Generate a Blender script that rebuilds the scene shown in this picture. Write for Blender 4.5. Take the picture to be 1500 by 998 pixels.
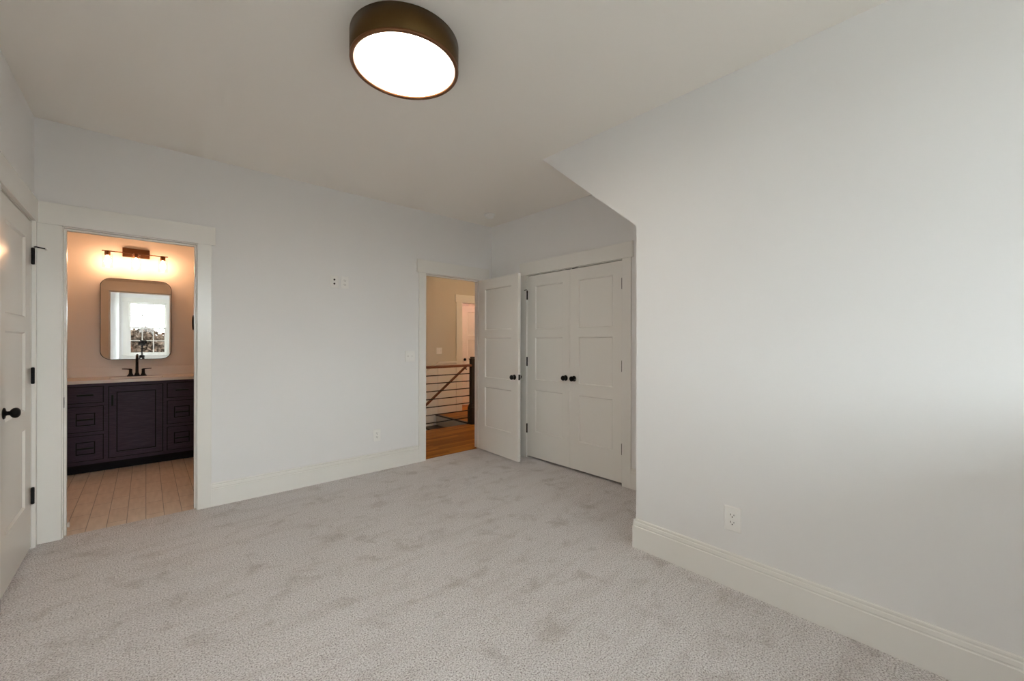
import bpy, bmesh, math, random
from mathutils import Vector, Matrix, Euler
for o in list(bpy.data.objects): bpy.data.objects.remove(o, do_unlink=True)
S = bpy.context.scene
COL = S.collection
PI = math.pi

# ------------------------------------------------------------------ camera, world, exposure
CAM_H, YAW, F_PX = 1.3006, 0.7296, 599.31
cd = bpy.data.cameras.new('render_camera'); cam = bpy.data.objects.new('render_camera', cd); COL.objects.link(cam)
cd.sensor_fit = 'HORIZONTAL'; cd.sensor_width = 36.0; cd.lens = F_PX / 1500 * 36; cd.shift_y = 3.18 / 1500
cd.clip_start = 0.02; cd.clip_end = 200
cam.matrix_world = Matrix.Translation((0, 0, CAM_H)) @ Matrix.Rotation(-YAW, 4, 'Z') @ Matrix.Rotation(PI/2, 4, 'X') @ Matrix.Rotation(0.0016, 4, 'Z')
S.camera = cam
SKY = 22.0                      # overcast daylight
LAMP = 17.0                      # ceiling drum diffuser
BULB = 82.0                     # bathroom bulbs
HALL_W, ROOM_W = 46.0, 95.0       # hall and far-room lamps (watts)
w = bpy.data.worlds.new('overcast_sky'); S.world = w; w.use_nodes = True
bg = w.node_tree.nodes['Background']; bg.inputs[0].default_value = (0.86, 0.95, 1.0, 1); bg.inputs[1].default_value = SKY
S.view_settings.view_transform = 'Standard'; S.view_settings.look = 'None'
S.view_settings.exposure = 0.07; S.view_settings.gamma = 1.0; S.view_settings.use_curve_mapping = False
S.cycles.max_bounces = 16; S.cycles.diffuse_bounces = 8; S.cycles.glossy_bounces = 6; S.cycles.transparent_max_bounces = 16
S.cycles.use_denoising = True; S.cycles.sample_clamp_indirect = 8.0
S.cycles.caustics_reflective = False; S.cycles.caustics_refractive = False

# ------------------------------------------------------------------ dimensions (metres)
XL, XR, X3 = -0.538, 3.23, 2.33           # left wall, alcove wall, near right wall
YB, YF, ZC = 4.0, -2.60, 2.745            # back wall, window wall, ceiling
WT = 0.12
BX0, BX1, HX0, HX1, ZO, ZH = -0.409, 0.291, 2.30, 3.06, 2.06, 2.207   # bath and hall openings, door head, header top
CY0, CY1 = 2.105, 3.345                   # closet opening
LY0, LY1 = 3.11, 3.925                    # left door opening
BBX0, BBX1, BBY = -0.63, 0.46, 6.35       # bathroom walls
HFY, STX, STY = 6.45, 3.93, 5.37          # hall far wall, top stair edge, hall floor edge
WIN = [(-0.377, 0.45), (.70, 1.527)]     # window rough openings along X; the second is added, unseen
WZ0, WZ1 = 0.95, 2.41

def lin(r, g, b): return tuple(((c/255)/12.92 if c/255 <= .04045 else ((c/255+.055)/1.055)**2.4) for c in (r, g, b)) + (1,)

# ------------------------------------------------------------------ materials
def mat(name, col, rough=.5, metal=0, spec=.5, coat=0):
    m = bpy.data.materials.new(name); m.use_nodes = True
    b = m.node_tree.nodes['Principled BSDF']
    b.inputs['Base Color'].default_value = col if len(col) == 4 else (*col, 1)
    b.inputs['Roughness'].default_value = rough; b.inputs['Metallic'].default_value = metal
    b.inputs['Specular IOR Level'].default_value = spec; b.inputs['Coat Weight'].default_value = coat
    return m
def N(m, t, **kw):
    n = m.node_tree.nodes.new(t)
    for k, v in kw.items():
        if k in n.inputs: n.inputs[k].default_value = v
        else: setattr(n, k, v)
    return n
def L(m, a, b): m.node_tree.links.new(a, b)
def BS(m): return m.node_tree.nodes['Principled BSDF']
def ramp(m, stops):
    n = N(m, 'ShaderNodeValToRGB'); e = n.color_ramp.elements
    e[0].position, e[0].color = stops[0]; e[1].position, e[1].color = stops[-1]
    for p, c in stops[1:-1]:
        q = e.new(p); q.color = c
    return n
def bump(m, height, strength, dist):
    b = N(m, 'ShaderNodeBump'); b.inputs['Strength'].default_value = strength; b.inputs['Distance'].default_value = dist
    L(m, height, b.inputs['Height']); L(m, b.outputs[0], BS(m).inputs['Normal'])
def paint(name, col, rough, sc=420, st=.08, spec=.5):
    m = mat(name, col, rough, spec=spec)
    t = N(m, 'ShaderNodeTexCoord'); n = N(m, 'ShaderNodeTexNoise', Scale=sc, Detail=2.0)
    L(m, t.outputs['Object'], n.inputs['Vector']); bump(m, n.outputs['Fac'], st, .0006)
    return m
M = {}
M['wall'] = paint('wall_paint', (.87, .865, .865), .6, spec=.3)
M['ceil'] = paint('ceiling_paint', (.92, .885, .835), .8, spec=.2)
M['bathwall'] = paint('bath_wall_paint', (.74, .70, .66), .6, spec=.3)
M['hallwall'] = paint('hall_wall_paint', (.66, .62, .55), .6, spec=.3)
M['trim'] = paint('trim_enamel', (.89, .875, .84), .22, 60, .02)
M['door'] = paint('door_enamel', (.89, .87, .83), .16, 60, .02)
M['black'] = mat('matte_black_metal', (.004, .004, .0045), .42, .0, spec=.2)
M['plate'] = mat('white_plastic', (.92, .91, .89), .3)
M['slot'] = mat('dark_slot', (.05, .045, .04), .6)
M['rubber'] = mat('white_rubber', (.75, .73, .7), .6)
M['bronze'] = mat('dark_bronze', (.085, .046, .012), .36, .8)
M['copper'] = mat('warm_bronze', (.17, .075, .035), .35, .85)
M['stone'] = mat('pale_quartz', (.72, .68, .64), .25)
M['porcelain'] = mat('porcelain', (.8, .78, .75), .12)
M['vanity'] = mat('plum_charcoal_paint', (.034, .025, .036), .45, spec=.22)
M['glaze_and_shade'] = mat('plum_black_glaze_and_shade', (.006, .004, .006), .6, spec=.15)  # bead finish; also carries painted shade in the gaps and toe kick
n_ = N(M['vanity'], 'ShaderNodeTexNoise', Scale=14.0, Detail=5.0); t_ = N(M['vanity'], 'ShaderNodeTexCoord')
mp_ = N(M['vanity'], 'ShaderNodeMapping'); mp_.inputs['Scale'].default_value = (1, 1, 9)
L(M['vanity'], t_.outputs['Object'], mp_.inputs[0]); L(M['vanity'], mp_.outputs[0], n_.inputs['Vector'])
r_ = ramp(M['vanity'], [(.35, (.033, .020, .037, 1)), (.7, (.050, .032, .054, 1))]); L(M['vanity'], n_.outputs['Fac'], r_.inputs[0]); L(M['vanity'], r_.outputs[0], BS(M['vanity']).inputs['Base Color'])
M['mirror'] = mat('silvered_glass', (.9, .9, .9), .0, 1.0)
M['stairrail'] = mat('cherry_wood', (.17, .045, .016), .35)
M['darkwood'] = mat('dark_stained_wood', (.016, .009, .007), .4)
M['riser'] = mat('riser_paint', (.6, .56, .52), .4)
M['grey_metal'] = mat('tripod_metal', (.03, .03, .032), .4, .4)
M['lensglass'] = mat('lens_glass', (.01, .01, .015), .05)
M['bark'] = mat('tree_bark', (.035, .025, .02), .9)

def thin_glass(name, tint, refl):
    m = bpy.data.materials.new(name); m.use_nodes = True; nt = m.node_tree; nt.nodes.remove(nt.nodes['Principled BSDF'])
    tr = N(m, 'ShaderNodeBsdfTransparent', Color=tint); gl = N(m, 'ShaderNodeBsdfGlossy', Roughness=.02)
    fr = N(m, 'ShaderNodeLayerWeight', Blend=.5); pw = N(m, 'ShaderNodeMath', operation='POWER'); pw.inputs[1].default_value = 4.0
    ma = N(m, 'ShaderNodeMath', operation='MULTIPLY_ADD'); ma.inputs[1].default_value = .5; ma.inputs[2].default_value = refl; mx = N(m, 'ShaderNodeMixShader')
    L(m, fr.outputs['Facing'], pw.inputs[0]); L(m, pw.outputs[0], ma.inputs[0])
    L(m, ma.outputs[0], mx.inputs[0]); L(m, tr.outputs[0], mx.inputs[1]); L(m, gl.outputs[0], mx.inputs[2])
    L(m, mx.outputs[0], nt.nodes['Material Output'].inputs[0]); return m
M['pane'] = thin_glass('window_glass', (.97, .98, .97, 1), .04)
M['shade'] = thin_glass('clear_shade_glass', (.96, .94, .91, 1), .03)
def emit(name, col, st):
    m = bpy.data.materials.new(name); m.use_nodes = True; nt = m.node_tree; nt.nodes.remove(nt.nodes['Principled BSDF'])
    e = N(m, 'ShaderNodeEmission', Color=(*col, 1), Strength=st); L(m, e.outputs[0], nt.nodes['Material Output'].inputs[0]); return m
M['diffuser'] = emit('lit_diffuser', (1.0, .85, .68), LAMP)
M['bulb'] = emit('lit_bulb', (1.0, .56, .31), BULB)

# carpet
def carpet():
    m = mat('cut_pile_carpet', (.5, .46, .43), .95, spec=.1)
    BS(m).inputs['Sheen Weight'].default_value = .15; BS(m).inputs['Sheen Roughness'].default_value = .6
    t = N(m, 'ShaderNodeTexCoord')
    fine = N(m, 'ShaderNodeTexNoise', Scale=150.0, Detail=2.5, Roughness=.7); L(m, t.outputs['Object'], fine.inputs['Vector'])
    col = ramp(m, [(.32, lin(140, 130, 126)), (.45, lin(216, 210, 210)), (.55, lin(242, 238, 238)), (.66, lin(252, 250, 249))])
    L(m, fine.outputs['Fac'], col.inputs[0])
    # brushed pile: small foot marks and vacuum strokes where the nap lies the other way
    a = N(m, 'ShaderNodeTexNoise', Scale=5.2, Detail=5.0, Roughness=.62, Distortion=.35); L(m, t.outputs['Object'], a.inputs['Vector'])
    ra = ramp(m, [(.54, (1, 1, 1, 1)), (.68, (.82, .80, .78, 1))]); L(m, a.outputs['Fac'], ra.inputs[0])
    mp = N(m, 'ShaderNodeMapping'); mp.inputs['Rotation'].default_value = (0, 0, .35); mp.inputs['Scale'].default_value = (1.4, 6.5, 1)
    L(m, t.outputs['Object'], mp.inputs[0])
    b = N(m, 'ShaderNodeTexNoise', Scale=1.5, Detail=5.0, Roughness=.6, Distortion=.3); L(m, mp.outputs[0], b.inputs['Vector'])
    rb = ramp(m, [(.50, (1.0, 1.0, 1.0, 1)), (.62, (.93, .92, .91, 1))]); L(m, b.outputs['Fac'], rb.inputs[0])
    def mul(x, y):
        q = N(m, 'ShaderNodeMix'); q.data_type = 'RGBA'; q.blend_type = 'MULTIPLY'; q.inputs[0].default_value = 1
        L(m, x, q.inputs[6]); L(m, y, q.inputs[7]); return q.outputs[2]
    L(m, mul(mul(col.outputs[0], ra.outputs[0]), rb.outputs[0]), BS(m).inputs['Base Color'])
    v = N(m, 'ShaderNodeTexVoronoi', Scale=190.0); L(m, t.outputs['Object'], v.inputs['Vector'])
    ad = N(m, 'ShaderNodeMath', operation='SUBTRACT'); L(m, fine.outputs['Fac'], ad.inputs[0]); L(m, v.outputs['Distance'], ad.inputs[1])
    bump(m, ad.outputs[0], .8, .006)
    return m
M['carpet'] = carpet()
def tiles():
    m = mat('bath_floor_tile', (.5, .42, .35), .4)
    t = N(m, 'ShaderNodeTexCoord'); mp = N(m, 'ShaderNodeMapping'); mp.inputs['Rotation'].default_value = (0, 0, PI/2)
    L(m, t.outputs['Object'], mp.inputs[0])
    br = N(m, 'ShaderNodeTexBrick'); br.offset = .33; br.offset_frequency = 2
    br.inputs['Scale'].default_value = 1; br.inputs['Brick Width'].default_value = .31; br.inputs['Row Height'].default_value = .104
    br.inputs['Mortar Size'].default_value = .0022; br.inputs['Mortar Smooth'].default_value = .1
    br.inputs['Color1'].default_value = (.80, .665, .55, 1); br.inputs['Color2'].default_value = (.86, .735, .62, 1); br.inputs['Mortar'].default_value = (.42, .34, .28, 1)
    L(m, mp.outputs[0], br.inputs['Vector'])
    n = N(m, 'ShaderNodeTexNoise', Scale=6.0, Detail=5.0); mp2 = N(m, 'ShaderNodeMapping'); mp2.inputs['Scale'].default_value = (6, 1, 1)
    L(m, t.outputs['Object'], mp2.inputs[0]); L(m, mp2.outputs[0], n.inputs['Vector'])
    r = ramp(m, [(.3, (.86, .84, .82, 1)), (.7, (1, 1, 1, 1))]); L(m, n.outputs['Fac'], r.inputs[0])
    q = N(m, 'ShaderNodeMix'); q.data_type = 'RGBA'; q.blend_type = 'MULTIPLY'; q.inputs[0].default_value = 1
    L(m, br.outputs[0], q.inputs[6]); L(m, r.outputs[0], q.inputs[7]); L(m, q.outputs[2], BS(m).inputs['Base Color'])
    bump(m, br.outputs['Fac'], -.4, .002); return m
M['tile'] = tiles()
def boards():
    m = mat('oak_strip_floor', (.3, .13, .04), .45, spec=.10)
    t = N(m, 'ShaderNodeTexCoord')
    br = N(m, 'ShaderNodeTexBrick'); br.offset = .37; br.inputs['Scale'].default_value = 1
    br.inputs['Brick Width'].default_value = .9; br.inputs['Row Height'].default_value = .058; br.inputs['Mortar Size'].default_value = .0008
    br.inputs['Color1'].default_value = (.27, .092, .010, 1); br.inputs['Color2'].default_value = (.52, .205, .026, 1); br.inputs['Mortar'].default_value = (.07, .03, .01, 1)
    L(m, t.outputs['Object'], br.inputs['Vector'])
    mp = N(m, 'ShaderNodeMapping'); mp.inputs['Scale'].default_value = (2, 45, 1); L(m, t.outputs['Object'], mp.inputs[0])
    n = N(m, 'ShaderNodeTexNoise', Scale=1.6, Detail=6.0, Distortion=.6); L(m, mp.outputs[0], n.inputs['Vector'])
    r = ramp(m, [(.3, (.62, .55, .5, 1)), (.65, (1, 1, 1, 1))]); L(m, n.outputs['Fac'], r.inputs[0])
    q = N(m, 'ShaderNodeMix'); q.data_type = 'RGBA'; q.blend_type = 'MULTIPLY'; q.inputs[0].default_value = 1
    L(m, br.outputs[0], q.inputs[6]); L(m, r.outputs[0], q.inputs[7]); L(m, q.outputs[2], BS(m).inputs['Base Color'])
    return m
M['oak'] = boards()
def leaves(name, c1, c2):
    m = mat(name, c1, .9, spec=.0); n = N(m, 'ShaderNodeTexNoise', Scale=2.2, Detail=10.0, Roughness=.8); r = ramp(m, [(.4, (*c1, 1)), (.65, (*c2, 1))])
    t = N(m, 'ShaderNodeTexCoord'); L(m, t.outputs['Object'], n.inputs['Vector'])
    L(m, n.outputs['Fac'], r.inputs[0]); L(m, r.outputs[0], BS(m).inputs['Base Color']); return m
M['leaf_rust'] = leaves('rust_foliage', (.036, .016, .010), (.068, .036, .024))
M['leaf_olive'] = leaves('olive_foliage', (.032, .021, .015), (.062, .043, .031))
M['roof'] = mat('bounce_roof_metal', (.84, .82, .78), .6)  # pale metal of the added roof that bounces daylight
M['lawn'] = leaves('autumn_lawn', (.03, .033, .015), (.05, .045, .025))

# ------------------------------------------------------------------ mesh helpers
def BM(): return bmesh.new()
def box(bm, x0, x1, y0, y1, z0, z1, bev=0, seg=1):
    vs = [bm.verts.new(p) for p in ((x0,y0,z0),(x1,y0,z0),(x1,y1,z0),(x0,y1,z0),(x0,y0,z1),(x1,y0,z1),(x1,y1,z1),(x0,y1,z1))]
    fs = [bm.faces.new([vs[i] for i in q]) for q in ((0,3,2,1),(4,5,6,7),(0,1,5,4),(1,2,6,5),(2,3,7,6),(3,0,4,7))]
    if bev:
        es = list({e for f in fs for e in f.edges})
        bmesh.ops.bevel(bm, geom=es, offset=bev, segments=seg, profile=.5, affect='EDGES')
    return vs
def prism(bm, pts, axis, a, b):
    """extrude a 2-D outline along an axis; pts are the other two coordinates in order (x,y,z without axis)"""
    def P(p, t):
        p = list(p); p.insert('xyz'.index(axis), t); return p
    A = [bm.verts.new(P(p, a)) for p in pts]; B = [bm.verts.new(P(p, b)) for p in pts]
    n = len(pts); bm.faces.new(A[::-1]); bm.faces.new(B)
    for i in range(n): bm.faces.new((A[i], A[(i+1) % n], B[(i+1) % n], B[i]))
    bmesh.ops.recalc_face_normals(bm, faces=bm.faces[:])
def lathe(bm, prof, seg=32, mtx=None):
    """prof: (radius, height) along local z"""
    rings = []
    for r, h in prof:
        if r < 1e-6: rings.append([bm.verts.new((0, 0, h))])
        else: rings.append([bm.verts.new((r*math.cos(2*PI*i/seg), r*math.sin(2*PI*i/seg), h)) for i in range(seg)])
    fs = []
    for a, b in zip(rings, rings[1:]):
        for i in range(seg):
            j = (i+1) % seg
            if len(a) == 1 and len(b) == 1: continue
            if len(a) == 1: fs.append(bm.faces.new((a[0], b[i], b[j])))
            elif len(b) == 1: fs.append(bm.faces.new((a[i], a[j], b[0])))
            else: fs.append(bm.faces.new((a[i], a[j], b[j], b[i])))
    for f in fs: f.smooth = True
    if mtx is not None: bmesh.ops.transform(bm, matrix=mtx, verts=[v for r in rings for v in r])
    bmesh.ops.recalc_face_normals(bm, faces=bm.faces[:])
def tube(bm, pts, r, seg=12):
    pts = [Vector(p) for p in pts]; rr = r if isinstance(r, (list, tuple)) else [r]*len(pts); rings = []; up = None
    for i, p in enumerate(pts):
        d = (pts[min(i+1, len(pts)-1)] - pts[max(i-1, 0)]).normalized()
        if up is None: up = d.orthogonal().normalized()
        up = (up - d*up.dot(d)).normalized(); s = d.cross(up)
        rings.append([bm.verts.new(p + rr[i]*(up*math.cos(2*PI*k/seg) + s*math.sin(2*PI*k/seg))) for k in range(seg)])
    for a, b in zip(rings, rings[1:]):
        for k in range(seg):
            f = bm.faces.new((a[k], a[(k+1) % seg], b[(k+1) % seg], b[k])); f.smooth = True
    bm.faces.new(rings[0][::-1]); bm.faces.new(rings[-1])
    bmesh.ops.recalc_face_normals(bm, faces=bm.faces[:])
def rrect(w, h, r, n=10):
    out = []
    for cx, cy, a0 in ((w/2-r, h/2-r, 0), (-w/2+r, h/2-r, PI/2), (-w/2+r, -h/2+r, PI), (w/2-r, -h/2+r, 1.5*PI)):
        for i in range(n+1):
            a = a0 + PI/2*i/n; out.append((cx + r*math.cos(a), cy + r*math.sin(a)))
    return out
def obj(name, bm, m, parent=None, smooth=False):
    me = bpy.data.meshes.new(name); bm.to_mesh(me); bm.free()
    me.materials.append(M[m] if isinstance(m, str) else m)
    o = bpy.data.objects.new(name, me); COL.objects.link(o)
    if parent: o.parent = parent
    return o
def tag(o, label=None, cat=None, group=None, kind=None):
    for k, v in (('label', label), ('category', cat), ('group', group), ('kind', kind)):
        if v: o[k] = v
    return o
def thing(name, label, cat, loc=(0,0,0), rz=0, group=None, kind=None):
    o = bpy.data.objects.new(name, None); COL.objects.link(o); o.location = loc; o.rotation_euler = (0, 0, rz); o.empty_display_size = .1
    return tag(o, label, cat, group, kind)
def struct(name, bm, m, label=None, cat=None):
    return tag(obj(name, bm, m), label, cat, None, 'structure')
def dup(root, loc, rz, label=None, group=None):
    r = root.copy(); COL.objects.link(r); r.location = loc; r.rotation_euler = (0, 0, rz)
    if label: r['label'] = label
    if group: r['group'] = group
    for ch in list(root.children):
        c = ch.copy(); COL.objects.link(c); c.parent = r
        for g in ch.children:
            d = g.copy(); COL.objects.link(d); d.parent = c
    return r

# ------------------------------------------------------------------ the setting: floors, ceiling, walls
b = BM(); box(b, -.9, 3.6, YF-WT, YB+.03, -.12, 0); struct('floor', b, 'carpet', 'beige grey cut pile carpet covering the bedroom floor', 'floor')
b = BM(); box(b, BBX0-WT, BBX1+WT, YB+.03, BBY+WT, -.12, -.004); struct('floor_bathroom', b, 'tile', 'tan plank tile floor of the bathroom beyond the left doorway', 'floor')
b = BM(); box(b, 1.1, STX, YB+.03, STY, -.25, -.002); box(b, STX, 6.3, YB+.03, HFY+WT, -.25, -.002); struct('floor_hall', b, 'oak', 'glossy orange brown strip wood floor of the hall landing', 'floor')
b = BM(); box(b, 4.0, 6.3, HFY+WT, 8.7, -.25, -.002); struct('floor_far', b, 'oak', 'wood floor of the lit room past the landing', 'floor')
b = BM(); box(b, 1.1, STX+.2, STY-.1, HFY+WT, -3.0, -2.9); struct('floor_stairwell', b, 'oak', 'wood floor at the foot of the stairwell', 'floor')
b = BM(); box(b, -.9, 6.3, YF-WT, 8.7, ZC, ZC+.1); struct('ceiling', b, 'ceil', 'flat matte off white ceiling over the bedroom', 'ceiling')

b = BM(); box(b, 1.10, X3, -.74, -.62, 0, 1.09); box(b, 1.08, X3, -.76, -.60, 1.09, 1.12, .003); struct('shade_half_wall', b, 'wall', 'unseen low half wall added to shade the big right wall', 'wall')  # added low wall out of view, shades the lower end of the right wall
b = BM()  # back wall with two doorways
for x0, x1, z0, z1 in ((-.9, BX0-.02, 0, ZC), (BX0-.02, BX1+.02, ZO+.02, ZC), (BX1+.02, HX0-.02, 0, ZC), (HX0-.02, HX1+.02, ZO+.02, ZC), (HX1+.02, 6.3, 0, ZC)):
    box(b, x0, x1, YB, YB+WT, z0, z1)
struct('wall_back', b, 'wall', 'pale grey wall with the bathroom and hall doorways', 'wall')
b = BM()
for y0, y1, z0, z1 in ((YF-WT, LY0-.02, 0, ZC), (LY0-.02, LY1+.02, ZO+.02, ZC), (LY1+.02, YB, 0, ZC)): box(b, XL-WT, XL, y0, y1, z0, z1)
box(b, XL-.3, XL-.24, LY0-.3, YB, 0, ZC); box(b, XL-.3, XL-WT, LY0-.36, LY0-.3, 0, ZC)
struct('wall_left', b, 'wall', 'grey wall at the left holding the closed panel door', 'wall')
b = BM()
xs = [XL-WT] + [q for p in WIN for q in p] + [X3+.2]
for i in range(len(xs)-1):
    if i % 2 == 0: box(b, xs[i], xs[i+1], YF-WT, YF, 0, ZC)
    else: box(b, xs[i], xs[i+1], YF-WT, YF, 0, WZ0); box(b, xs[i], xs[i+1], YF-WT, YF, WZ1, ZC)
struct('wall_front', b, 'wall', 'grey window wall seen only in the bathroom mirror', 'wall')
b = BM(); prism(b, [(YF-WT, 0), (1.4165, 0), (1.4165, 2.045), (2.247, ZC), (YF-WT, ZC)], 'x', X3, XR+WT)
struct('wall_right', b, 'wall', 'big blank grey wall at the right whose far top corner is cut on a slant', 'wall')
b = BM()
for y0, y1, z0, z1 in ((1.3, CY0-.02, 0, ZC), (CY0-.02, CY1+.02, ZO+.02, ZC), (CY1+.02, YB, 0, ZC)): box(b, XR, XR+WT, y0, y1, z0, z1)
box(b, XR+.3, XR+.36, 1.3, YB, 0, ZC); box(b, XR+WT, XR+.36, 1.2, 1.3, 0, ZC)
struct('wall_alcove', b, 'wall', 'shaded grey wall around the double closet doors', 'wall')
b = BM(); box(b, BBX0-WT, BBX0, YB+WT, BBY, 0, ZC); struct('wall_bathroom_left', b, 'bathwall')
b = BM(); box(b, BBX1, BBX1+WT, YB+WT, BBY, 0, ZC); struct('wall_bathroom_right', b, 'bathwall')
b = BM(); box(b, BBX0-WT, BBX1+WT, BBY, BBY+WT, 0, ZC); struct('wall_bathroom_back', b, 'bathwall', 'warmly lit bathroom wall behind the mirror and vanity', 'wall')
b = BM(); box(b, BBX0, BX0-.02, YB+WT, YB+WT+.012, 0, ZC); box(b, BX1+.02, BBX1, YB+WT, YB+WT+.012, 0, ZC); box(b, BX0-.02, BX1+.02, YB+WT, YB+WT+.012, ZO+.02, ZC)
struct('wall_bathroom_front', b, 'bathwall', 'bathroom side of the doorway wall, seen in the mirror', 'wall')
FDX0, FDX1 = 4.49, 5.54
b = BM()
for x0, x1, z0, z1 in ((1.1, FDX0-.02, -3, ZC), (FDX0-.02, FDX1+.02, ZO+.02, ZC), (FDX1+.02, 6.3, -3, ZC), (FDX0-.02, FDX1+.02, -3, -.25)): box(b, x0, x1, HFY, HFY+WT, z0, z1)
struct('wall_hall_back', b, 'hallwall', 'dim beige hall wall beyond the stair railing', 'wall')
b = BM(); box(b, 1.0, 1.1, YB+WT, HFY+WT, -3, ZC); struct('wall_hall_left', b, 'hallwall')
b = BM(); box(b, 6.2, 6.3, YB+WT, 8.7, -3, ZC); struct('wall_hall_right', b, 'hallwall')
b = BM(); box(b, 1.1, STX, STY-.12, STY-.02, -3, -.25); box(b, STX+.12, STX+.22, STY-.1, HFY, -3, -.25); struct('wall_stairwell', b, 'hallwall')
b = BM(); box(b, 4.0, 4.1, HFY+WT, 8.7, 0, ZC); box(b, 4.0, 6.3, 8.6, 8.7, 0, ZC); struct('wall_far_room', b, 'bathwall')

# baseboards
BP = [(0, 0), (.016, 0), (.016, .136), (.012, .139), (.012, .144), (.0145, .147), (.0125, .163), (.008, .166), (.008, .170), (.0095, .173), (.0085, .180), (.004, .183), (0, .183)]
def baseboard(name, segs, label, m='trim'):
    b = BM()
    for kind, wall, a, c in segs:
        if kind == 'y-': prism(b, [(wall - d, z) for d, z in BP], 'x', a, c)
        if kind == 'x-': prism(b, [(wall - d, z) for d, z in BP], 'y', a, c)
        if kind == 'x+': prism(b, [(wall + d, z) for d, z in BP], 'y', a, c)
        if kind == 'y+': prism(b, [(wall + d, z) for d, z in BP], 'x', a, c)
    return struct(name, b, m, label, 'baseboard')
baseboard('baseboard_back', [('y-', YB, .385, 2.209), ('y-', YB, 3.155, XR)], 'off white baseboard along the wall between the two doorways')
baseboard('baseboard_right', [('x-', X3, YF, -.74), ('x-', X3, -.62, 1.4165), ('y+', 1.4165, X3-.016, XR)], 'off white moulded baseboard along the big right wall')
baseboard('baseboard_alcove', [('x-', XR, 1.43, 2.008), ('x-', XR, 3.44, YB)], 'short off white baseboard beside the closet casing')
baseboard('baseboard_left', [('x+', XL, YF, 3.01)], 'off white baseboard on the left wall')
baseboard('baseboard_front', [('y+', YF, XL, X3)], 'off white baseboard under the windows')
baseboard('baseboard_bathroom', [('y+', YB+WT+.012, BBX0, BX0-.095), ('x+', BBX0, YB+WT, 5.78), ('x-', BBX1, YB+WT, 5.78)], 'off white bathroom baseboard')
baseboard('baseboard_hall', [('y-', HFY, FDX1+.1, 6.2)], 'off white hall baseboard')

# door casings (local frame: u along the wall, d out of the wall, z up)
def casing(name, to, u0, u1, o0, o1, hu0, hu1, depth, label, stop=True):
    """u0/u1 opening, o0/o1 outer casing edges, hu0/hu1 header ends; to(u, d, z) -> world"""
    b = BM()
    def bx(a, c, d0, d1, z0, z1, bev=.002):
        vs = box(b, a, c, d0, d1, z0, z1)
        fs = {f for v in vs for f in v.link_faces}
        if bev:
            r = bmesh.ops.bevel(b, geom=list({e for f in fs for e in f.edges}), offset=bev, segments=1, affect='EDGES')
    bx(o0, u0-.005, 0, .018, 0, ZO+.005); bx(u1+.005, o1, 0, .018, 0, ZO+.005)
    bx(hu0, hu1, 0, .022, ZO+.005, ZH)
    # jambs and stops
    bx(u0-.02, u0, -depth, 0, 0, ZO, 0); bx(u1, u1+.02, -depth, 0, 0, ZO, 0); bx(u0-.02, u1+.02, -depth, 0, ZO, ZO+.02, 0)
    if stop:
        s0 = -.04 - .03
        bx(u0, u0+.011, s0, -.042, 0, ZO-.011, 0); bx(u1-.011, u1, s0, -.042, 0, ZO-.011, 0); bx(u0, u1, s0, -.042, ZO-.011, ZO, 0)
    for v in b.verts: v.co = to(*v.co)
    bmesh.ops.recalc_face_normals(b, faces=b.faces[:])
    return struct(name, b, 'trim', label, 'door casing')
toB = lambda u, d, z: Vector((u, YB - d, z))
casing('trim_1', toB, BX0, BX1, -.534, .385, -.536, .409, WT+.012, 'off white casing around the bathroom doorway')
casing('trim_2', toB, HX0, HX1, 2.209, 3.155, 2.187, 3.177, WT, 'off white casing around the hall doorway')
toA = lambda u, d, z: Vector((XR - d, u, z))
casing('trim_3', toA, CY0, CY1, 2.008, 3.439, 1.989, 3.461, WT, 'off white casing around the double closet doors', False)
toL = lambda u, d, z: Vector((XL + d, u, z))
casing('trim_4', toL, LY0, LY1, 3.015, 3.979, 2.995, 3.979, WT, 'off white casing squeezed into the corner around the left door', False)
toH = lambda u, d, z: Vector((u, HFY - d, z))
casing('trim_5', toH, FDX0, FDX1, 4.35, 5.64, 4.33, 5.66, WT, 'off white casing around the doorway past the stairs', False)
# bathroom side casing
b = BM(); y = YB+WT+.012
box(b, BX0-.09, BX0-.004, y, y+.018, 0, ZO+.005, .002); box(b, BX1+.004, BX1+.09, y, y+.018, 0, ZO+.005, .002); box(b, BX0-.11, BX1+.11, y, y+.02, ZO+.005, ZH, .002)
struct('trim_6', b, 'trim', 'white bathroom side casing seen in the mirror', 'door casing')
# white stair wainscot on the hall wall with a cap that slopes with the stairs
b = BM(); sl = .72
prism(b, [(2.3, -3), (4.35, -3), (4.35, .93), (3.97, .93), (2.3, .93-(3.97-2.3)*sl)], 'y', HFY-.008, HFY)
prism(b, [(3.97, .92), (4.35, .92), (4.35, .955), (3.96, .955)], 'y', HFY-.03, HFY)
prism(b, [(2.3, .92-1.67*sl), (3.97, .92), (3.96, .955), (2.3, .955-1.66*sl)], 'y', HFY-.03, HFY)
box(b, 3.955, 3.975, HFY-.014, HFY, 0, .86)
struct('trim_7', b, 'trim', 'white wainscot with a cap moulding that follows the stairs down', 'wainscot')

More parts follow.
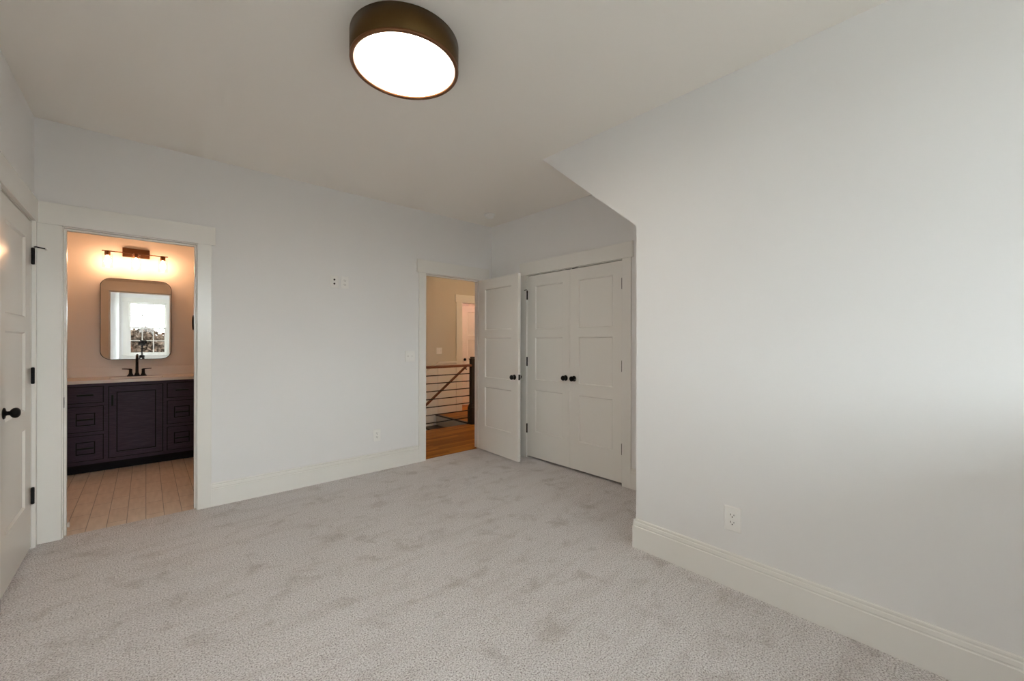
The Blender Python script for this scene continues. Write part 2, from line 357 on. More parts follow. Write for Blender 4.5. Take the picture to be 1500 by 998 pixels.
# ------------------------------------------------------------------ panel doors
PZ = ((.305, .775), (.887, 1.358), (1.449, 1.932))
def leaf_parts(root, w, px0, px1, t=.035, z0=.016, h=2.05, rec=.011, bv=.010):
    """three-panel leaf: x 0..w from the hinge, thickness y -t/2..t/2"""
    f = BM(); y = t/2
    box(f, 0, px0, -y, y, z0, h); box(f, px1, w, -y, y, z0, h)
    zz = [z0] + [q for p in PZ for q in p] + [h]
    for i in range(0, 8, 2): box(f, px0, px1, -y, y, zz[i], zz[i+1])
    for a, c in PZ:
        for s in (-1, 1):
            o = [(px0, a), (px1, a), (px1, c), (px0, c)]; n = [(px0+bv, a+bv), (px1-bv, a+bv), (px1-bv, c-bv), (px0+bv, c-bv)]
            O = [f.verts.new((p[0], s*y, p[1])) for p in o]; I = [f.verts.new((p[0], s*(y-rec), p[1])) for p in n]
            for k in range(4):
                q = (O[k], O[(k+1) % 4], I[(k+1) % 4], I[k]); f.faces.new(q if s < 0 else q[::-1])
    obj('leaf_frame', f, 'door', root)
    for a, c in PZ:
        p = BM(); box(p, px0, px1, -(y-rec), y-rec, a, c); obj('panel', p, 'door', root)
def knob(root, x, z, side, t=.035):
    b = BM(); mt = Matrix.Translation((x, side*t/2, z)) @ Matrix.Rotation(-side*PI/2, 4, 'X')
    lathe(b, [(0, 0), (.029, 0), (.029, .003), (.026, .006), (.0135, .008), (.0105, .013), (.011, .021), (.018, .025), (.024, .031), (.0265, .039), (.0255, .046), (.021, .052), (.013, .056), (0, .0575)], 40, mt)
    return tag(obj('knob', b, 'black', root), 'black knob')
HZ = ((.284, .382), (1.04, 1.137), (1.792, 1.89))
def hinge(root, x, y, z0, z1, plate_dx, name='hinge'):
    b = BM(); lathe(b, [(0, z0-.004), (.005, z0-.004), (.0085, z0), (.0085, z0+.032), (.0078, z0+.033), (.0085, z0+.034), (.0085, z1-.034), (.0078, z1-.033), (.0085, z1-.032), (.0085, z1), (.005, z1+.004), (0, z1+.004)], 14, Matrix.Translation((x, y, 0)))
    if plate_dx: box(b, min(x, x+plate_dx), max(x, x+plate_dx), y-.003, y+.002, z0, z1)
    return tag(obj(name, b, 'black', root), 'black hinge')
def pin_stop(root, x, y, z, dx, dy):
    b = BM(); tube(b, [(x, y, z), (x+dx*.1, y+dy*.1, z+.004), (x+dx*.85, y+dy*.85, z-.002)], [.005, .0042, .0042], 10)
    o = tag(obj('hinge_pin_stop', b, 'black', root), 'small black hinge pin door stop')
    t = BM(); tube(t, [(x+dx*.82, y+dy*.82, z-.002), (x+dx, y+dy, z-.003)], .0075, 12); tag(obj('bumper_tip', t, 'rubber', o), 'white rubber tip')
    return o
# left closed door (hinge at the far side)
d = thing('door_1', 'closed off white three panel door at the left edge with black knob', 'door', (XL-.018, LY1-.003, 0), -PI/2, kind='structure')
LW = LY1-LY0-.006
leaf_parts(d, LW, .155, .628); knob(d, .662, .937, 1)
hs = [hinge(d, -.004, .025, a, c, -.022) for a, c in HZ]
pin_stop(hs[2], -.004, .03, 1.897, -.01, .055)
# hall door, open into the room
d = thing('door_2', 'off white three panel hall door standing open against the corner', 'door', (HX1-.003, YB-.020, 0), 0, kind='structure')
d.rotation_euler = (0, 0, -PI/2 - math.radians(3.0))
leaf_parts(d, .745, .125, .625); 
for ch in list(d.children): ch.location = (0.0, -.018, 0)
k1 = knob(d, .685, .925, -1); k1.location = (0, -.018, 0); k2 = knob(d, .685, .925, 1); k2.location = (0, -.018, 0)
b = BM(); box(b, .7445, .7462, -.030, -.006, .895, .955); box(b, .745, .753, -.024, -.012, .917, .933); tag(obj('latch_plate', b, 'black', d), 'black latch plate on the door edge')
for a, c in HZ: hinge(d, .0, .004, a, c, 0)
# closet doors
cw = (CY1-CY0)/2 - .003
d = thing('door_3', 'off white closet door with knob, the one nearer the open hall door', 'door', (XR+.018, CY1-.002, 0), -PI/2, kind='structure')
leaf_parts(d, cw, .118, cw-.098, z0=.022, h=2.052); knob(d, cw-.055, .937, -1)
hs = [hinge(d, -.006, -.025, a, c, -.02) for a, c in HZ]
pin_stop(hs[2], -.006, -.028, 1.897, -.026, -.024)
d = thing('door_4', 'off white closet door with knob, the one nearer the blank right wall', 'door', (XR+.018, CY0+.002, 0), PI/2, kind='structure')
leaf_parts(d, cw, .105, cw-.115, z0=.022, h=2.052); knob(d, cw-.055, .937, 1)
for a, c in HZ: hinge(d, -.006, .025, a, c, 0)
# ball-catch plates over the closet doors
for yy in (2.755, 2.665):
    b = BM(); box(b, XR-.006, XR+.03, yy-.027, yy+.027, 2.0525, 2.0585, .001)
    tag(obj('catch_plate', b, 'black'), 'small dark catch plate above the closet door near the %s' % ('open hall door' if yy > 2.7 else 'blank right wall'), 'door catch')
# far door past the stairs, ajar into a lit room
d = thing('door_5', 'white panel door ajar in the warm lit doorway past the stairs', 'door', (5.51, HFY+.10, 0), PI - math.radians(35), kind='structure')
leaf_parts(d, .78, .11, .67); knob(d, .72, .95, 1)

# strike plate and bumper of the bathroom doorway
b = BM(); box(b, BX0, BX0+.0015, YB+.020, YB+.048, .86, .93); box(b, BX0+.0012, BX0+.002, YB+.028, YB+.040, .88, .91)
tag(obj('strike_plate', b, 'black'), 'black strike plate on the left jamb of the bathroom doorway', 'strike plate')
b = BM(); lathe(b, [(0, 0), (.020, 0), (.020, .004), (.012, .007), (.012, .012), (.018, .014), (.018, .021), (.013, .024), (0, .024)], 20, Matrix.Translation((BX0, YB+.075, .060)) @ Matrix.Rotation(PI/2, 4, 'Y'))
tag(obj('door_bumper', b, 'rubber'), 'small white door bumper low on the left jamb of the bathroom doorway', 'door stop')

# ------------------------------------------------------------------ windows
def window(n, x0, x1, label):
    r = thing('window_%d' % n, label, 'window', ((x0+x1)/2, YF, 0), 0, kind='structure')
    hw = (x1-x0)/2; f = BM()
    # jamb box
    for a in ((-hw, -hw+.02, WZ0, WZ1), (hw-.02, hw, WZ0, WZ1), (-hw+.02, hw-.02, WZ1-.02, WZ1), (-hw+.02, hw-.02, WZ0, WZ0+.02)): box(f, a[0], a[1], -WT, 0, a[2], a[3])
    # casing, stool, apron
    box(f, -hw-.085, -hw+.005, 0, .018, WZ0, WZ1); box(f, hw-.005, hw+.085, 0, .018, WZ0, WZ1); box(f, -hw-.105, hw+.105, 0, .022, WZ1-.005, WZ1+.10)
    obj('window_casing', f, 'trim', r)
    s = BM(); box(s, -hw-.11, hw+.11, -.03, .05, WZ0-.025, WZ0+.002, .004); box(s, -hw-.085, hw+.085, 0, .016, WZ0-.12, WZ0-.025); obj('sill', s, 'trim', r)
    zm = (WZ0+WZ1)/2 + .01
    for zz0, zz1, y in ((zm-.02, WZ1-.02, -.075), (WZ0+.02, zm+.02, -.045)):
        q = BM(); sw = .042; a0, a1 = -hw+.02, hw-.02
        box(q, a0, a0+sw, y-.017, y+.017, zz0, zz1); box(q, a1-sw, a1, y-.017, y+.017, zz0, zz1)
        box(q, a0+sw, a1-sw, y-.017, y+.017, zz0, zz0+sw); box(q, a0+sw, a1-sw, y-.017, y+.017, zz1-sw, zz1)
        for i in (1, 2):
            x = a0+sw + (a1-a0-2*sw)*i/3; box(q, x-.012, x+.012, y-.012, y+.012, zz0+sw, zz1-sw)
        zc = (zz0+zz1)/2; box(q, a0+sw, a1-sw, y-.010, y+.010, zc-.012, zc+.012)
        sash = obj('sash', q, 'trim', r)
        g = BM(); box(g, a0+sw-.004, a1-sw+.004, y-.002, y+.002, zz0+sw-.004, zz1-sw+.004); obj('pane', g, 'pane', sash)
    al = bpy.data.lights.new('sky_portal', 'AREA'); al.shape = 'RECTANGLE'; al.size = 2*hw-.03; al.size_y = WZ1-WZ0-.03; al.cycles.is_portal = True
    lo = bpy.data.objects.new('sky_portal', al); COL.objects.link(lo); lo.location = ((x0+x1)/2, YF-WT-.01, (WZ0+WZ1)/2); lo.rotation_euler = (-PI/2, 0, 0) 
    lo.rotation_euler = (PI/2, 0, PI)
    return r
window(1, *WIN[0], 'white double hung window with divided panes, reflected in the bathroom mirror')
if len(WIN) > 1: window(2, *WIN[1], 'unseen white double hung window added for daylight nearer the blank right wall')  # added window out of view, lets in more daylight

# ------------------------------------------------------------------ ceiling drum light
def drum():
    r = thing('ceiling_light', 'round dark bronze drum light glowing on the bedroom ceiling', 'ceiling light', (.933, 1.818, ZC))
    R, zb = .253, -.125; b = BM()
    lathe(b, [(R-.004, 0), (R, -.003), (R, zb+.006), (R-.006, zb+.004), (R-.014, zb+.010), (R-.014, -.003), (R-.004, 0)], 96)
    obj('drum_body', b, 'bronze', r)
    b = BM(); lathe(b, [(R+.0005, zb+.010), (R+.0005, zb+.005), (R-.002, zb+.001), (R-.007, zb-.001), (R-.014, zb), (R-.019, zb+.004), (R-.020, zb+.012), (R-.012, zb+.012), (R+.0005, zb+.010)], 96); tag(obj('rim', b, 'copper', r), 'copper brown rim')
    c = BM(); lathe(c, [(R-.004, .0), (R-.004, -.006), (0, -.006)], 64); obj('ceiling_plate', c, 'bronze', r)
    g = BM(); lathe(g, [(0, zb+.006), (R-.05, zb+.006), (R-.0205, zb+.010), (R-.0205, zb+.016), (0, zb+.016)], 96)
    m = M['diffuser']; nt = m.node_tree; e = [n for n in nt.nodes if n.type == 'EMISSION'][0]
    t = N(m, 'ShaderNodeTexCoord'); acc = None
    for a in (.5, 2.07, 3.64, 5.21):                                   # four bulbs behind the frosted glass
        vm = N(m, 'ShaderNodeVectorMath', operation='DISTANCE'); vm.inputs[1].default_value = (.11*math.cos(a), .11*math.sin(a), zb+.008); L(m, t.outputs['Object'], vm.inputs[0])
        mr = N(m, 'ShaderNodeMapRange', interpolation_type='SMOOTHSTEP'); mr.inputs[1].default_value = 0; mr.inputs[2].default_value = .12; mr.inputs[3].default_value = 1; mr.inputs[4].default_value = 0
        L(m, vm.outputs['Value'], mr.inputs[0])
        if acc is None: acc = mr.outputs[0]
        else:
            ad = N(m, 'ShaderNodeMath', operation='ADD'); L(m, acc, ad.inputs[0]); L(m, mr.outputs[0], ad.inputs[1]); acc = ad.outputs[0]
    ml = N(m, 'ShaderNodeMath', operation='MULTIPLY_ADD'); ml.inputs[1].default_value = LAMP*.5; ml.inputs[2].default_value = LAMP*.8; L(m, acc, ml.inputs[0]); L(m, ml.outputs[0], e.inputs['Strength'])
    tag(obj('diffuser', g, m, r), 'glowing warm white frosted diffuser')
drum()

# smoke detector
r = thing('smoke_detector', 'small round white smoke detector on the ceiling near the closet corner', 'smoke detector', (2.876, 3.60, ZC))
b = BM(); lathe(b, [(0, 0), (.062, 0), (.064, -.004), (.064, -.012), (.058, -.016)], 40); lathe(b, [(.058, -.016), (0, -.016)], 40); obj('mounting_base', b, 'plate', r)
b = BM(); lathe(b, [(.044, -.014), (.044, -.019), (.047, -.020), (.047, -.034), (.042, -.040), (0, -.042)], 40); obj('sensor_cap', b, 'plate', r)

# ------------------------------------------------------------------ wall plates (local: x along wall, -y out of the wall, z up)
def cover(root, w, h, t=.006):
    b = BM()
    pts0, pts1 = rrect(w, h, .004, 3), rrect(w-.007, h-.007, .003, 3)
    A = [b.verts.new((x, 0, z)) for x, z in pts0]; B = [b.verts.new((x, -t*.5, z)) for x, z in pts0]; Cc = [b.verts.new((x, -t, z)) for x, z in pts1]
    n = len(A)
    for P, Q in ((A, B), (B, Cc)):
        for i in range(n): b.faces.new((P[i], P[(i+1) % n], Q[(i+1) % n], Q[i]))
    b.faces.new(Cc); b.faces.new(A[::-1]); bmesh.ops.recalc_face_normals(b, faces=b.faces[:])
    obj('cover_plate', b, 'plate', root)
def receptacle(root, zc):
    b = BM(); prism(b, [(x*.5, zc+z*.5) for x, z in rrect(.066, .056, .022, 6)], 'y', -.0085, -.004); o = obj('receptacle', b, 'plate', root)
    s = BM()
    box(s, -.0095, -.0068, -.0089, -.006, zc-.001, zc+.0085); box(s, .0068, .0095, -.0089, -.006, zc, zc+.0075)
    lathe(s, [(0, 0), (.003, 0), (.003, .003), (0, .003)], 12, Matrix.Translation((0, -.0060, zc-.0075)) @ Matrix.Rotation(PI/2, 4, 'X'))
    tag(obj('slot', s, 'slot', o), 'dark outlet slots')
def screw(root, x, z):
    b = BM(); lathe(b, [(0, 0), (.003, 0), (.0026, .0012), (0, .0014)], 12, Matrix.Translation((x, -.0058, z)) @ Matrix.Rotation(PI/2, 4, 'X')); obj('screw', b, 'plate', root)
def outlet(loc, rz, label, w=.072, h=.117):
    r = thing('wall_outlet', label, 'outlet', loc, rz); cover(r, w, h); receptacle(r, .0195); receptacle(r, -.0195); screw(r, 0, 0); return r
def switch(loc, rz, label):
    r = thing('light_switch', label, 'light switch', loc, rz); cover(r, .116, .117)
    for x in (-.023, .023):
        b = BM(); box(b, x-.006, x+.006, -.0075, -.004, -.013, .013); prism(b, [(-.0065, -.006), (-.018, .004), (-.016, .010), (-.0065, .006)], 'x', x-.0045, x+.0045); obj('toggle', b, 'plate', r)
        for z in (-.03, .03): screw(r, x, z)
    return r
outlet((1.742, YB, .362), 0, 'white duplex outlet low on the back wall above the baseboard', .078, .122)
outlet((1.420, YB, 1.874), 0, 'white duplex outlet high on the back wall, right of the two side by side plates')
outlet((X3, .839, .364), -PI/2, 'white duplex outlet on the big right wall above the baseboard', .086, .13)
switch((2.108, YB, 1.154), 0, 'white double toggle switch plate on the wall beside the hall doorway')
switch((3.985, HFY, 1.148), 0, 'pale switch plate on the hall wall past the railing')
r = thing('cable_plate', 'white cable jack plate high on the back wall, left of the two plates', 'wall plate', (1.325, YB, 1.874)); cover(r, .072, .117)
for z in (.019, -.019):
    b = BM(); lathe(b, [(0, 0), (.0085, 0), (.0085, .003), (.006, .004), (.006, .009), (.002, .009), (0, .007)], 16, Matrix.Translation((-.002, -.0055, z)) @ Matrix.Rotation(PI/2, 4, 'X')); tag(obj('cable_jack', b, 'slot', r), 'dark cable jack')
screw(r, 0, .044); screw(r, 0, -.044)

# ------------------------------------------------------------------ bathroom vanity
VY = 5.80
v = thing('bathroom_vanity', 'dark plum painted bathroom vanity with six drawers and one door', 'vanity cabinet', (0, 0, 0))
VX0, VX1 = BBX0+.004, BBX1-.004
DR = []   # drawer fronts: x0,x1,z0,z1
for x0, x1 in ((-.566, -.324), (.175, .417)):
    DR += [(x0, x1, .700, .853), (x0, x1, .414, .657), (x0, x1, .130, .372)]
DOOR = (-.278, .132, .130, .847)
b = BM()
holes_x = [VX0, -.573, -.317, -.285, .139, .168, .424, VX1]
# face frame stiles and rails
for i in range(0, 8, 2): box(b, holes_x[i], holes_x[i+1], VY, VY+.02, .09, .888)
for x0, x1 in ((-.573, -.317), (.168, .424)):
    for z0, z1 in ((.09, .123), (.379, .407), (.664, .693), (.860, .888)): box(b, x0, x1, VY, VY+.02, z0, z1)
for z0, z1 in ((.09, .123), (.854, .888)): box(b, -.285, .139, VY, VY+.02, z0, z1)
box(b, VX0, VX0+.018, VY+.02, BBY-.004, .09, .70); box(b, VX1-.018, VX1, VY+.02, BBY-.004, .09, .70)
box(b, VX0, VX1, VY+.03, BBY-.004, .09, .11); box(b, VX0+.018, VX1-.018, BBY-.012, BBY-.004, .11, .70)
obj('face_frame', b, 'vanity', v)
b = BM(); box(b, VX0, VX1, VY+.055, VY+.075, 0, .09); tag(obj('toe_kick', b, 'glaze_and_shade', v), 'recessed toe kick with its shade in the dark colour')  # shade under the cabinet is put into the near black colour
def front(name, x0, x1, z0, z1, inset, par):
    b = BM(); y0, y1 = VY+.001, VY+.021
    if inset:
        i0, i1, k0, k1 = inset
        box(b, x0, i0, y0, y1, z0, z1); box(b, i1, x1, y0, y1, z0, z1); box(b, i0, i1, y0, y1, z0, k0); box(b, i0, i1, y0, y1, k1, z1)
        o = obj(name, b, 'vanity', par)
        p = BM(); box(p, i0, i1, y0+.011, y1-.002, k0, k1); obj('inset_panel', p, 'vanity', o)
        e = BM(); s = .009   # bead around the panel
        for a in ((i0, i0+s, k0, k1), (i1-s, i1, k0, k1), (i0, i1, k0, k0+s), (i0, i1, k1-s, k1)): box(e, a[0], a[1], y0+.006, y0+.011, a[2], a[3])
        tag(obj('panel_bead', e, 'glaze_and_shade', o), 'near black bead around the panel')
    else:
        box(b, x0, x1, y0, y1, z0, z1, .002); o = obj(name, b, 'vanity', par)
    e = BM(); s = .007      # dark strip in the gap around the front, shade put into its colour
    for a in ((x0-s, x0, z0-s, z1+s), (x1, x1+s, z0-s, z1+s), (x0, x1, z0-s, z0), (x0, x1, z1, z1+s)): box(e, a[0], a[1], y0+.003, y1, a[2], a[3])
    tag(obj('gap_shade', e, 'glaze_and_shade', o), 'near black strip painted as shade in the gap around the front')
    return o
def pull(par, x0, x1, z, y, vert=False):
    b = BM()
    if vert:
        box(b, z-.008, z+.008, y-.030, y-.020, x0, x1, .002); box(b, z-.004, z+.004, y-.021, y, x0+.012, x0+.02); box(b, z-.004, z+.004, y-.021, y, x1-.02, x1-.012)
    else:
        box(b, x0, x1, y-.030, y-.020, z-.008, z+.008, .002); box(b, x0+.012, x0+.02, y-.021, y, z-.004, z+.004); box(b, x1-.02, x1-.012, y-.021, y, z-.004, z+.004)
    tag(obj('pull', b, 'black', par), 'black bar pull')
for x0, x1, z0, z1 in DR:
    xm, zm = (x0+x1)/2, (z0+z1)/2; ins = None if z0 > .68 else (xm-.068, xm+.068, zm-.063, zm+.063)
    o = front('drawer', x0, x1, z0, z1, ins, v); pull(o, xm-.058, xm+.058, zm, VY+(.012 if ins else .001))
o = front('door', *DOOR, (-.226, .080, .178, .794), v); pull(o, .655, .765, -.254, VY+.001, True)
# countertop with sink cut-out
SX0, SX1, SY0, SY1 = -.285, .135, 5.90, 6.14
c = thing('countertop', 'pale stone countertop with short backsplash on the vanity', 'countertop', (0, 0, 0))
b = BM()
for a in ((VX0, SX0, VY-.025, BBY-.003), (SX1, VX1, VY-.025, BBY-.003), (SX0, SX1, VY-.025, SY0), (SX0, SX1, SY1, BBY-.003)): box(b, a[0], a[1], a[2], a[3], .889, .920)
obj('slab', b, 'stone', c)
b = BM(); box(b, VX0, VX1, BBY-.022, BBY-.003, .920, 1.022, .002); obj('backsplash', b, 'stone', c)
s = BM(); P0 = [(x-.075, y+6.02) for x, y in rrect(.44, .26, .03, 5)]; P1 = [(x-.075, y+6.02) for x, y in rrect(.40, .22, .03, 5)]; P2 = [(x-.075, y+6.02) for x, y in rrect(.30, .14, .05, 5)]
R0, R1, R2 = [[s.verts.new((x, y, z)) for x, y in P] for P, z in ((P0, .888), (P1, .886), (P2, .76))]
R0b, = [[s.verts.new((x, y, .876)) for x, y in P0]]
n = len(R0)
for A, Bq in ((R0b, R0), (R0, R1), (R1, R2)):
    for i in range(n): s.faces.new((A[i], A[(i+1) % n], Bq[(i+1) % n], Bq[i]))
s.faces.new(R2); bmesh.ops.recalc_face_normals(s, faces=s.faces[:])
k = obj('sink', s, 'porcelain'); tag(k, 'white undermount sink basin set into the vanity countertop', 'sink')
b = BM(); lathe(b, [(0, 0), (.022, 0), (.022, .003), (.015, .004), (0, .002)], 20, Matrix.Translation((-.075, 6.02, .7605))); tag(obj('drain', b, 'black', k), 'dark drain')
# faucet
f = thing('faucet', 'dark two handle faucet on the bathroom countertop under the mirror', 'faucet', (-.076, 6.225, .9205))
b = BM(); prism(b, rrect(.165, .055, .02, 6), 'z', 0, .010); obj('base_plate', b, 'black', f)
b = BM(); pts = [(0, 0, .008), (0, 0, .03), (0, 0, .16), (0, -.004, .19)]
for i in range(9):
    a = PI*i/8*.92; pts.append((0, -.052+.048*math.cos(a), .19+.042*math.sin(a)))
pts.append((0, -.100, .168)); tube(b, pts, [.022, .014, .012, .011] + [.0105]*9 + [.0115], 16)
lathe(b, [(0, .008), (.026, .008), (.018, .028), (.0135, .04), (0, .04)], 24); obj('spout', b, 'black', f)
for s_ in (-1, 1):
    b = BM(); lathe(b, [(0, .008), (.025, .008), (.020, .022), (.015, .032), (.0135, .066), (.015, .072), (.012, .080), (0, .081)], 24, Matrix.Translation((s_*.052, 0, 0)))
    tube(b, [(s_*.048, 0, .077), (s_*.085, 0, .081), (s_*.122, 0, .083)], [.007, .0055, .0045], 10); obj('handle', b, 'black', f)
# mirror
mi = thing('wall_mirror', 'rounded rectangular mirror with thin dark frame above the vanity', 'mirror', (-.076, BBY, 1.556))
MW, MH, MR = .600, .905, .095
b = BM(); o_, i_ = rrect(MW, MH, MR, 12), rrect(MW-.010, MH-.010, MR-.005, 12)
Fo = [b.verts.new((x, -.003, z)) for x, z in o_]; Ff = [b.verts.new((x, -.044, z)) for x, z in o_]; Fi = [b.verts.new((x, -.044, z)) for x, z in i_]; Fb = [b.verts.new((x, -.0365, z)) for x, z in i_]
n = len(Fo)
for A, Bq in ((Fo, Ff), (Ff, Fi), (Fi, Fb)):
    for i in range(n): b.faces.new((A[i], A[(i+1) % n], Bq[(i+1) % n], Bq[i]))
b.faces.new(Fo); bmesh.ops.recalc_face_normals(b, faces=b.faces[:]); obj('frame', b, 'black', mi)
b = BM(); prism(b, rrect(MW-.010, MH-.010, MR-.005, 12), 'y', -.039, -.020); obj('glass', b, 'mirror', mi)
# vanity light
vl = thing('vanity_light', 'three bulb bronze bar light with clear glass shades above the mirror', 'wall light', (-.085, BBY, 2.288))
b = BM(); box(b, -.115, .115, -.022, -.001, -.028, .074, .003); obj('backplate', b, 'copper', vl)
b = BM(); tube(b, [(-.272, -.130, .0), (.272, -.130, .0)], .006, 12); tube(b, [(-.03, -.02, 0), (-.03, -.130, 0)], .006, 10); tube(b, [(.03, -.02, 0), (.03, -.130, 0)], .006, 10); obj('bar', b, 'copper', vl)
for x in (-.228, 0, .228):
    b = BM(); mt = Matrix.Translation((x, -.130, 0)); lathe(b, [(0, .004), (.022, .004), (.024, 0), (.024, -.045), (.020, -.048), (0, -.048)], 24, mt); so = obj('socket', b, 'copper', vl)
    b = BM(); lathe(b, [(.024, -.034), (.040, -.036), (.042, -.042), (.042, -.178), (.0405, -.179)], 32, mt); tag(obj('glass_shade', b, 'shade', so), 'clear glass shade')
    b = BM(); lathe(b, [(0, -.048), (.011, -.050), (.013, -.070), (.024, -.098), (.027, -.115), (.024, -.132), (.013, -.144), (0, -.147)], 20, mt); tag(obj('bulb', b, 'bulb', so), 'glowing bulb')
# towel ring
tr = thing('towel_ring', 'dark towel ring on the bathroom right wall beside the mirror', 'towel ring', (BBX1, 5.95, 1.60))
b = BM(); lathe(b, [(0, 0), (.024, 0), (.024, .008), (.012, .012), (.009, .03), (.009, .062), (0, .064)], 20, Matrix.Rotation(-PI/2, 4, 'Y')); obj('post', b, 'black', tr)
b = BM(); pts = [(-.058-.012*math.sin((a-PI/2)/2)*0, .078*math.cos(a), -.078+.078*math.sin(a)) for a in [2*PI*i/40 + PI/2 for i in range(41)]]
tube(b, pts, .0055, 10); obj('ring', b, 'black', tr)

# ------------------------------------------------------------------ hall: railing, newel, stairs
RY = 5.31
g = thing('stair_guardrail', 'landing guardrail with red brown handrail and thin black bars beyond the hall doorway', 'railing', (0, RY, 0))
b = BM(); prism(b, [(-.03, .918), (.03, .918), (.033, .935), (.026, .953), (.010, .957), (-.010, .957), (-.026, .953), (-.033, .935)], 'x', 1.2, 3.86); tag(obj('handrail', b, 'stairrail', g), 'red brown wooden handrail')
for i in range(7):
    b = BM(); z = .808 - .1165*i; tube(b, [(1.2, 0, z), (3.86, 0, z)], .0075, 10); tag(obj('bar', b, 'black', g), 'thin black horizontal bar')
b = BM(); box(b, 3.862, 3.934, -.036, .036, .30, 1.03, .003); box(b, 3.842, 3.954, -.056, .056, 0, .27, .004)
prism(b, [(3.842, .27), (3.954, .27), (3.934, .315), (3.862, .315)], 'y', -.045, .045); box(b, 3.855, 3.941, -.043, .043, 1.03, 1.045, .003); box(b, 3.868, 3.928, -.03, .03, 1.045, 1.075, .008)
tag(obj('newel_post', b, 'darkwood', g), 'dark square newel post with wider base')
h = thing('stair_handrail', 'red brown handrail sloping down the stairs behind the guardrail', 'handrail', (0, RY+.10, 0))
b = BM(); x0, z0, x1, z1 = 3.86, .93, 2.3, .93-1.56*.755
def sec(x, z): return [b.verts.new((x + q*.6, p, z + q*.8)) for p, q in ((-.028, -.03), (.028, -.03), (.033, 0), (.022, .028), (-.022, .028), (-.033, 0))]
A, Bq = sec(x0, z0), sec(x1, z1)
for i in range(6): b.faces.new((A[i], A[(i+1) % 6], Bq[(i+1) % 6], Bq[i]))
b.faces.new(A); b.faces.new(Bq[::-1]); bmesh.ops.recalc_face_normals(b, faces=b.faces[:]); obj('rail', b, 'stairrail', h)
b = BM(); tube(b, [(3.80, .0, .885), (3.86, -.0, .87)], .008, 8); obj('bracket', b, 'black', h)
st = thing('staircase', 'stair flight with dark wood treads and white risers going down from the landing', 'stairs', (0, 0, 0))
for i in range(9):
    x, z = STX - .265*i, -.19*i
    b = BM(); box(b, x-.012, x-.001, STY+.002, HFY-.016, z-.19, z-.022); obj('riser', b, 'riser', st)
    b = BM(); 
    if i == 0: box(b, x-.034, x+.012, STY+.002, HFY-.016, z-.022, z+.001, .004)
    else: box(b, x-.034, x+.252, STY+.002, HFY-.016, z-.022, z, .004)
    obj('tread', b, 'darkwood', st)

# hall and far-room lamps (small ceiling globes out of the doorway's view)
def globe(loc, watts, col, label):
    r = thing('globe_light', label, 'ceiling light', loc)
    b = BM(); lathe(b, [(0, 0), (.09, 0), (.09, -.02), (.07, -.025), (0, -.025)], 32); obj('canopy', b, 'bronze', r)
    b = BM(); lathe(b, [(.06, -.02), (.12, -.05), (.14, -.10), (.12, -.15), (.06, -.18), (0, -.185)], 32); obj('globe', b, emit('lit_globe', col, watts), r)
globe((4.75, 4.75, ZC), HALL_W, (1.0, .72, .43), 'hall ceiling globe light on the landing')
globe((4.45, 7.5, ZC), ROOM_W, (1.0, .60, .48), 'warm ceiling globe in the room past the stairs')

# ------------------------------------------------------------------ photographer's camera and tripod (seen in the mirror)
R_ = -YAW
tp = thing('tripod', 'thin dark tripod in front of the window, reflected in the mirror', 'tripod', (-.105*math.sin(YAW), -.105*math.cos(YAW), 0), R_)
for i in range(3):
    a = PI/2 + 2*PI*i/3 ; b = BM(); c_, s_ = math.cos(a), math.sin(a)
    tube(b, [(.03*c_, .03*s_, .98), (.16*c_, .16*s_, .5), (.17*c_, .17*s_, .49), (.30*c_, .30*s_, .012)], [.014, .012, .009, .008], 10); obj('leg', b, 'grey_metal', tp)
b = BM(); lathe(b, [(0, .94), (.045, .94), (.05, .97), (.045, 1.0), (.014, 1.005), (.014, 1.15), (.03, 1.155), (.03, 1.17), (.018, 1.175), (.022, 1.205), (.03, 1.21), (.03, 1.225), (0, 1.225)], 24); obj('center_column', b, 'grey_metal', tp)
cm = thing('camera', 'black camera on the tripod, reflected in the bathroom mirror', 'camera', (-.105*math.sin(YAW), -.105*math.cos(YAW), 1.226), R_)
b = BM(); box(b, -.068, .068, -.030, .030, 0, .092, .010, 2); box(b, -.026, .026, -.030, .034, .088, .118, .008, 2); box(b, -.068, -.036, .02, .048, .004, .086, .010, 2); obj('body', b, 'grey_metal', cm)
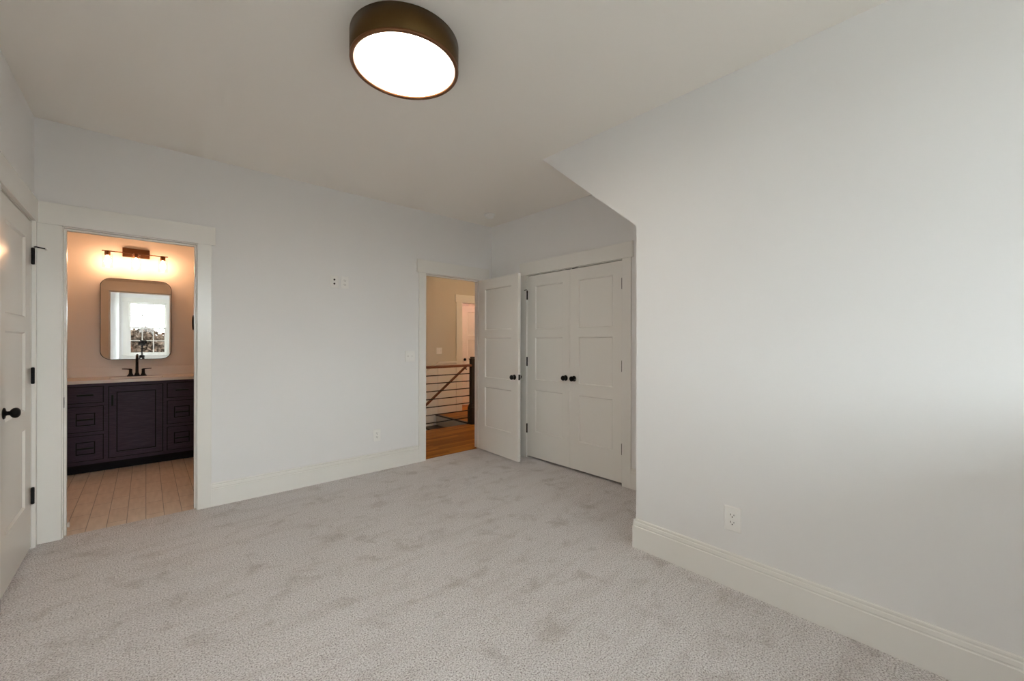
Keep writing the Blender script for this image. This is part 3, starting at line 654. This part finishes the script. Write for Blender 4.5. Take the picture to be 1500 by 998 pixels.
b = BM(); lathe(b, [(0, .03), (.034, .03), (.034, .045), (.037, .047), (.037, .066), (.041, .070), (.041, .092), (.035, .092), (.033, .086)], 32, Matrix.Translation((0, 0, .0745)) @ Matrix.Rotation(-PI/2, 4, 'X')); lb = obj('lens_barrel', b, 'grey_metal', cm)
b = BM(); lathe(b, [(.034, .085), (.02, .087), (0, .088)], 24, Matrix.Translation((0, 0, .0745)) @ Matrix.Rotation(-PI/2, 4, 'X')); obj('front_glass', b, 'lensglass', lb)

# ------------------------------------------------------------------ outside the windows
b = BM(); prism(b, [(YF-WT, .72), (YF-WT, .62), (YF-4, -.35), (YF-4, -.25)], 'x', -3.5, 5.5); struct('bounce_roof', b, 'roof', 'unseen pale porch roof added to bounce daylight into the bedroom windows', 'roof')  # added roof out of view, throws daylight up onto the ceiling
b = BM(); box(b, -60, 60, -90, YF-.4, -3.3, -3.1); struct('ground', b, 'lawn', 'autumn lawn outside the window', 'lawn')
random.seed(4)
def tree(x, y, h, rad, m, label):
    t = thing('tree', label, 'tree', (x, y, -3.1), 0, 'autumn trees outside the window')
    b = BM(); tube(b, [(0, 0, 0), (.05, .02, h*.3), (0, 0, h*.7)], [.2, .15, .06], 8); obj('trunk', b, 'bark', t)
    b = BM()
    for i in range(5000):                                              # leaf sprays
        d = Vector((random.gauss(0, 1), random.gauss(0, 1), random.gauss(0, 1))).normalized() * random.random()**.4
        p = Vector((d.x*rad, d.y*rad, h*.56 + d.z*h*.44)); r = random.uniform(.10, .22)
        e = Euler((random.uniform(0, 6.3), random.uniform(0, 6.3), random.uniform(0, 6.3))).to_matrix()
        b.faces.new([b.verts.new(p + e @ Vector(q)*r) for q in ((-1, 0, 0), (0, -.7, .15), (1, 0, 0), (0, .7, .15))])
    obj('crown', b, m, t)
for i in range(9):
    x = -8.5 + 2.1*i; y = -24 - (i % 3)*4.5
    tree(x, y, 5.9 + random.uniform(-.4, .3) + (.8 if i == 3 else 0), 1.5, 'leaf_rust' if i % 2 else 'leaf_olive', ('rust brown tree beyond the lawn outside the window' if i % 2 else 'olive brown tree beyond the lawn outside the window'))
